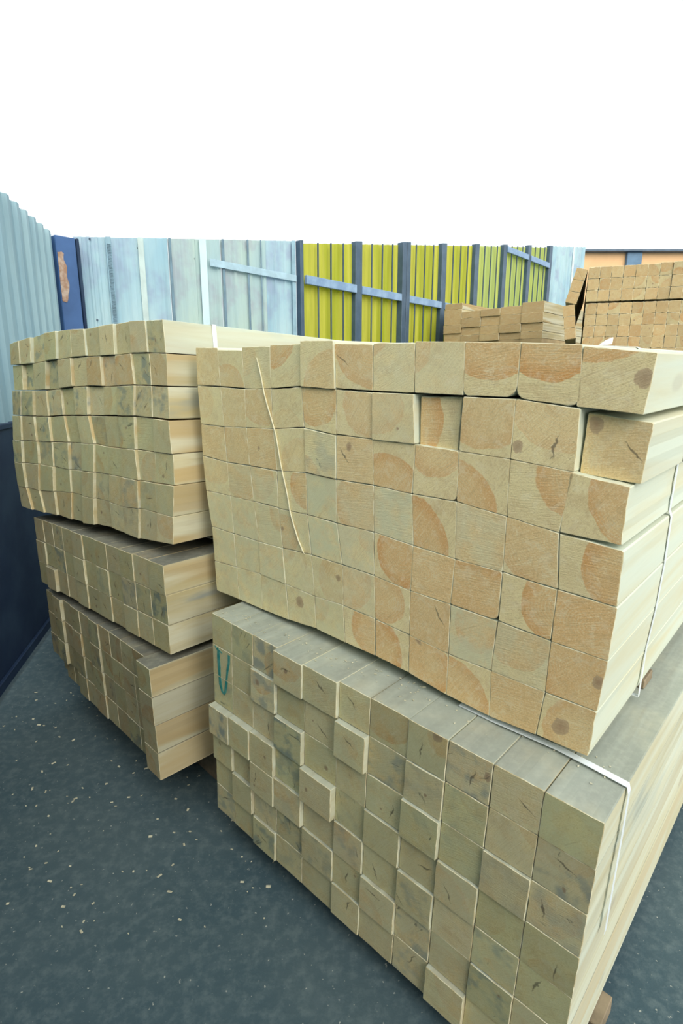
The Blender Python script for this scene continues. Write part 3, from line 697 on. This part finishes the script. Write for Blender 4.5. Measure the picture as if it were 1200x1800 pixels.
# laths between the stacks and bearers under them
M_LATH = plain('old_grey_lath', (0.30, 0.24, 0.16), .85, .2, 10.)
def lath(B, d, u0, u1, z_top, z_bot, width, label, group, name='spacer_lath'):
    """piece lying across under a bundle: top follows the bundle's underside z_top(u), bottom z_bot(u) (world z)"""
    p0, p1 = B.at(u0, 0, d), B.at(u1, 0, d); v = []
    bm = bmesh.new(); mid = (p0 + p1) / 2; mid.z = 0
    bh = Vector((B.b.x, B.b.y, 0)).normalized() * width
    for P, u in ((p0, u0), (p1, u1)):
        for k in (0, 1):
            for z in (z_bot(u, d + k * width), z_top(u, d + k * width)):
                q = Vector((P.x, P.y, 0)) + bh * k; v.append(bm.verts.new((q.x - mid.x, q.y - mid.y, z)))
    for f in ((0, 1, 3, 2), (4, 6, 7, 5), (0, 4, 5, 1), (2, 3, 7, 6), (1, 5, 7, 3), (0, 2, 6, 4)): bm.faces.new([v[i] for i in f])
    bmesh.ops.recalc_face_normals(bm, faces=bm.faces[:])
    bmesh.ops.bevel(bm, geom=bm.edges[:], offset=.002, segments=1, affect='EDGES')
    tag(link(name, bm_mesh(name, bm, M_LATH), None, mid), label, 'lath' if name == 'spacer_lath' else 'bearer', group)
def plane_z(B, v, u, d): return B.at(u, v, d).z
def under(B, v):
    n = B.a.cross(B.b); P = B.at(0, v, 0)
    def f(x, y): return P.z - (n.x * (x - P.x) + n.y * (y - P.y)) / n.z
    return f
def stack_support(Bu, vu, lower, ds, u0, u1, where, group, name='spacer_lath', width=.07):
    fu = under(Bu, vu)
    for k, d in enumerate(ds):
        zt = lambda u, dd: fu(*(Bu.at(u, 0, dd).xy)) - .0006
        if lower is None: zb = lambda u, dd: FLOORZ
        else:
            fl = under(lower, 0.); zb = lambda u, dd: fl(*(Bu.at(u, 0, dd).xy)) + .0006
        lath(Bu, d, u0, u1, zt, zb, width, 'thin wooden piece %s, %s' % (where, ['nearest the front ends', 'at mid length', 'nearest the far ends'][k]), group, name)
stack_support(BA, .768, BC, (.40, 1.45, 2.5), .02, 1.17, 'between near stack and low front stack', 'laths under the near stack')
stack_support(BB, .706, BM, (.30, 1.4, 2.5), .04, 1.08, 'between upper and middle left stacks', 'laths under the upper left stack')
stack_support(BM, .302, BL_, (.30, 1.4, 2.5), .02, 1.06, 'between middle and lowest left stacks', 'laths under the middle left stack')
stack_support(BL_, .402, None, (.22, 1.4, 2.5), .02, 1.06, 'bearing the lowest left stack', 'bearers under the lowest left stack', 'timber_bearer', .09)
stack_support(BC, .702, None, (.22, 1.4, 2.5), .02, 1.12, 'bearing the low front stack', 'bearers under the low front stack', 'timber_bearer', .09)

# ================================================================== straps
M_STRAP = plain('white_plastic_strap', (0.86, 0.92, 0.95), .35, .03, 10., .5)
def ribbon(name, path, width_vec, th_fn, mat, parent=None, loc=(0, 0, 0)):
    """flat band along path; width_vec = constant vector across, th_fn(k) = thickness vector at point k"""
    bm = bmesh.new(); rows = []
    L0 = Vector(loc)
    for k, P in enumerate(path):
        t_ = th_fn(k); rows.append([bm.verts.new(P - L0 + width_vec * s + t_ * q) for s, q in ((-.5, 0), (.5, 0), (.5, 1), (-.5, 1))])
    for A_, B_ in zip(rows, rows[1:]):
        for i in range(4): bm.faces.new((A_[i], B_[i], B_[(i + 1) % 4], A_[(i + 1) % 4]))
    bm.faces.new(rows[0]); bm.faces.new(rows[-1])
    bmesh.ops.recalc_face_normals(bm, faces=bm.faces[:])
    return link(name, bm_mesh(name, bm, mat), parent, loc)
def strap_ring(B, u0, u1, v0, v1, d, width, label, tops, side):
    o_ = .0012; th = .0010
    mid = []
    for ua, ub, va, vb in tops: mid += [(ua + .002, va, 0, -1), (ub - .002, vb, 0, -1)]
    mid[0] = (u0, mid[0][1], -1, -1); mid[-1] = (u1, mid[-1][1], 1, -1)
    c = mid + [(u, v, 1, 0) for u, v in side] + [(side[-1][0], v1, 1, 1), (u0, v1, -1, 1), mid[0]]
    path = [B.at(u + du * o_, v + dv * o_, d) for u, v, du, dv in c]
    thv = [(B.a * du - B.z * dv) * th for u, v, du, dv in c]
    base = B.at((u0 + u1) / 2, v1, d)
    e = ribbon('strap', path, B.b.normalized() * width, lambda k: thv[k], M_STRAP, None, base)
    tag(e, label, 'strap')
    return e
strap_ring(BA, -.030, AQ[10][2], -.0125, .770, .31, .012, 'white plastic strap bound round the big near stack',
           [(AQ[i][0], AQ[i][2], AQ[i][1], AQ[i][3]) for i in range(11)], [(AQ[j * 11 + 10][k], AQ[j * 11 + 10][k + 1] + (.004 if k == 2 else -.004)) for j in range(7) for k in (2, 4)][1:-1])
strap_ring(BB, .0, BG[0][11][0], -.0115, .702, .178, .016, 'white plastic strap bound round the upper left stack',
           [(BG[0][i][0], BG[0][i + 1][0], BG[0][i][1], BG[0][i + 1][1]) for i in range(11)], [BG[j][11] for j in range(1, 7)])
# loose strap lying on the low front stack along the foot of the near stack
path = [BC.at(u, -.002 - hh, d) for u, d, hh in ((.78, .121, 0), (.86, .119, .001), (.93, .121, .003), (1.0, .124, .004), (1.07, .121, .003), (1.132, .118, .001), (1.136, .118, -.012), (1.138, .118, -.10), (1.142, .118, -.34))]
o = ribbon('strap', path, BC.b * .016, lambda k: BC.z * .0012, M_STRAP, None, path[0])
tag(o, 'loose pale blue-white strap on the low front stack at the foot of the near stack', 'strap')
# folded strap end sticking up on the near stack
bm = bmesh.new(); P = BA.at(1.012, .000, .33)
vv = [bm.verts.new(Vector(q)) for q in ((0, 0, 0), (.028, .004, .002), (.030, .006, .016), (.014, .003, .009), (0, .002, .0015), (.028, .006, .0035), (.030, .008, .0165), (.014, .005, .0105))]
for f in ((0, 1, 2, 3), (7, 6, 5, 4), (0, 4, 5, 1), (1, 5, 6, 2), (2, 6, 7, 3), (3, 7, 4, 0)): bm.faces.new([vv[i] for i in f])
bmesh.ops.recalc_face_normals(bm, faces=bm.faces[:])
tag(link('paper_tag', bm_mesh('paper_tag', bm, M_STRAP), None, P), 'small white folded scrap standing on top of the near stack', 'paper tag')
# pale strand clinging across the ends of the near stack
pts = [(.258, .03), (.285, .12), (.325, .225), (.352, .33), (.375, .42), (.405, .50), (.43, .535)]
P0 = BA.at(pts[-1][0], pts[-1][1], -.004)
def tube(path, r, n=6):
    bm = bmesh.new(); rings = []
    for k, P in enumerate(path):
        d = (path[min(k + 1, len(path) - 1)] - path[max(k - 1, 0)]).normalized(); a_ = d.cross(Vector((.3, .5, .8))).normalized(); b_ = d.cross(a_)
        rings.append([bm.verts.new(P + (a_ * math.cos(6.2832 * q / n) + b_ * math.sin(6.2832 * q / n)) * r * (1 if 0 < k < len(path) - 1 else .4)) for q in range(n)])
    for A_, B_ in zip(rings, rings[1:]):
        for q in range(n): bm.faces.new((A_[q], A_[(q + 1) % n], B_[(q + 1) % n], B_[q]))
    bm.faces.new(rings[0]); bm.faces.new(rings[-1]); bmesh.ops.recalc_face_normals(bm, faces=bm.faces[:])
    for f in bm.faces: f.smooth = True
    return bm
fp = []
for k in range(len(pts) - 1):
    for q in range(4):
        w_ = q / 4; fp.append(BA.at(pts[k][0] * (1 - w_) + pts[k + 1][0] * w_ + .0015 * math.sin(k * 4 + q), pts[k][1] * (1 - w_) + pts[k + 1][1] * w_, -.0035) - P0)
fp.append(BA.at(*pts[-1], -.0035) - P0)
o = link('wood_strand', bm_mesh('wood_strand', tube(fp, .0020), plain('pale_wood_strand', (0.80, 0.76, 0.54), .8, .05)), None, P0)
tag(o, 'thin pale wood strand hanging slantwise across the left of the near stack', 'strand')

# sawdust and chips
def chips(name, pts, rr, mat, label, smin=.001, smax=.0035):
    bm = bmesh.new()
    for P in pts:
        s = rr.uniform(smin, smax); M_ = Matrix.Translation(P) @ Matrix.Rotation(rr.uniform(0, 6.28), 4, 'Z') @ Matrix.Rotation(rr.uniform(-.4, .4), 4, 'X') @ Matrix.Diagonal((s * rr.uniform(1, 2.5), s, s * .3, 1))
        bmesh.ops.create_cube(bm, size=1., matrix=M_)
    tag(link(name, bm_mesh(name, bm, mat)), label, 'sawdust', None, 'stuff')
M_CHIP = plain('fresh_sawdust', (0.66, 0.64, 0.48), .9, .1, 40.)
rr = random.Random(8)
pp = []
for _ in range(150):
    u = rr.uniform(.02, 1.1); dmax = .02 + .11 * u
    pp.append(BC.at(u, -.0012, max(.004, dmax + .03 - abs(rr.gauss(0, .04)))))
chips('sawdust', pp, rr, M_CHIP, 'crumbs of sawdust on top of the low front stack')
pp = [Vector((rr.uniform(-1.5, -.2), rr.uniform(1.2, 2.9), .0025)) for _ in range(240)]
pp = [p for p in pp if p.x > -1.6 + (3.1 - p.y) * .05]
chips('sawdust', pp, rr, M_CHIP, 'crumbs of sawdust scattered on the concrete floor', .002, .007)

# ================================================================== far stacks
# wide brown planks in front of the yellow wall
BD = Bundle((2.304, 6.695, .885), -.7297, .0, .0)
rng = random.Random(51)
us = [-1.31, -1.055, -.79, -.535, -.265, 0.]
tops = {0: -.075, 1: .035, 2: .030, 3: .020, 4: -.005}
for i in range(5):
    v0 = tops[i]
    vsr = [v0, .085 if i else .0, .185, .29, .40] if i in (0,) else [v0, .115, .225, .32, .40]
    for j in range(4):
        quad = [BD.at(u, v, -(.01 * ((i + j) % 3))) for u, v in ((us[i], vsr[j]), (us[i + 1], vsr[j]), (us[i + 1], vsr[j + 1]), (us[i], vsr[j + 1]))]
        o = beam('timber_plank', quad, BD.b, 2.2, rng, (.5, .5, 1.6), .62, .0, tone=.60 + rng.uniform(-.06, .05), rad=(.03,) * 4, jit=.002, gap=.0015)
        tag(o, 'brown wide plank end, stack before the yellow wall, %s row, %s from left' % (['top', 'second', 'third', 'fourth'][j], ORD[i]), 'plank', 'planks before the yellow wall')
def base_stack(name, B, us_, vtop, vbot, rh, length, label, tone):
    bm = bmesh.new(); v = vtop + .001; rr = random.Random(2); vmax = vbot
    O = B.at((us_[0] + us_[-1]) / 2, vmax, 0)
    n = max(1, round((vbot - vtop) / rh)); rh = (vbot - vtop) / n
    for j in range(n):
        for i in range(len(us_) - 1):
            p = -rr.uniform(0, .012)
            c = [B.at(u, vv_, p + dd) - O for dd in (0, length) for u, vv_ in ((us_[i] + .002, v + j * rh), (us_[i + 1] - .002, v + j * rh), (us_[i + 1] - .002, v + (j + 1) * rh - .003), (us_[i] + .002, v + (j + 1) * rh - .003))]
            q = [bm.verts.new(x) for x in c]
            for f in ((0, 1, 2, 3), (7, 6, 5, 4), (0, 4, 5, 1), (1, 5, 6, 2), (2, 6, 7, 3), (3, 7, 4, 0)): bm.faces.new([q[k] for k in f])
    bmesh.ops.recalc_face_normals(bm, faces=bm.faces[:])
    tag(link(name, bm_mesh(name, bm, plain(name + '_wood', tone, .85, .12, 5.)), None, O), label, 'timber stack', None, 'stuff')
base_stack('stacked_planks', BD, us, .40, .885 + EYE, .115, 2.2, 'lower layers of the brown plank stack, hidden behind the near stack', (0.40, 0.30, 0.16))

# small square battens, far right
y8 = R(22)
BE = Bundle((1.85, 4.4, .818), -y8, -.012, .0)
rng = random.Random(61)
cw = .078
for part, (v0, rows, nm) in enumerate(((0., 3, 'upper far right bundle'), (.252, 5, 'lower far right bundle'))):
    for j in range(rows):
        for i in range(9):
            u0 = -.03 + i * cw + (.004 if part else 0) + rng.uniform(-.001, .001)
            if part == 0 and j == 0 and i >= 6: dv = -.006
            else: dv = 0
            quad = [BE.at(u, v, -rng.uniform(0, .002) - (.008 if (part, i) == (0, 7) else 0)) for u, v in ((u0, v0 + j * .08 + dv), (u0 + cw, v0 + j * .08 + dv), (u0 + cw, v0 + (j + 1) * .08), (u0, v0 + (j + 1) * .08))]
            pith = (rng.uniform(-.1, 1.1), rng.uniform(-.1, 1.1), rng.uniform(.6, 1.7))
            o = beam('timber_batten', quad, BE.b, 2.0, rng, pith, rng.uniform(.3, .8), .0, tone=.58 + rng.uniform(-.07, .06), rad=(.04,) * 4, jit=.0015, gap=.001,
                     knot=(rng.uniform(.3, .7), rng.uniform(.3, .7), .05) if rng.random() < .2 else (9, 9, .01))
            tag(o, 'brown batten end, %s, %s row, %s from left' % (nm, WORDS[j], ORD[i]) if j < 6 else '', 'batten', 'battens in the far right bundles')
# battens slipped out at the left edge
def slipped(cu_, cv, ang, k, where, dep=0.):
    ca, sa = math.cos(ang), math.sin(ang); h = .041
    quad = []
    for x, y in ((-h, -h), (h, -h), (h, h), (-h, h)): quad.append(BE.at(cu_ + x * ca - y * sa, cv + x * sa + y * ca, dep))
    o = beam('timber_batten', quad, BE.b, 1.9, rng, (.6, .3, 1.2), .7, .0, tone=.58, rad=(.05,) * 4, jit=.0015, gap=.001)
    tag(o, 'slipped leaning batten, left edge of far right stack, %s' % where, 'batten', 'slipped battens at the far right stack')
slipped(-.085, .045, .22, 0, 'topmost of six'); slipped(-.104, .125, .22, 1, 'second from top'); slipped(-.124, .206, .24, 2, 'third, above the dark gap')
slipped(-.140, .300, -.13, 3, 'fourth, beside the dark gap', .0); slipped(-.128, .382, -.13, 4, 'fifth, beside the dark gap'); slipped(-.116, .464, -.13, 5, 'lowest of six')
base_stack('stacked_battens', BE, [-.12 + k * cw for k in range(11)], .654, .815 + EYE, .08, 2.0, 'lower layers of the far right batten stack, hidden behind the near stack', (0.38, 0.28, 0.15))
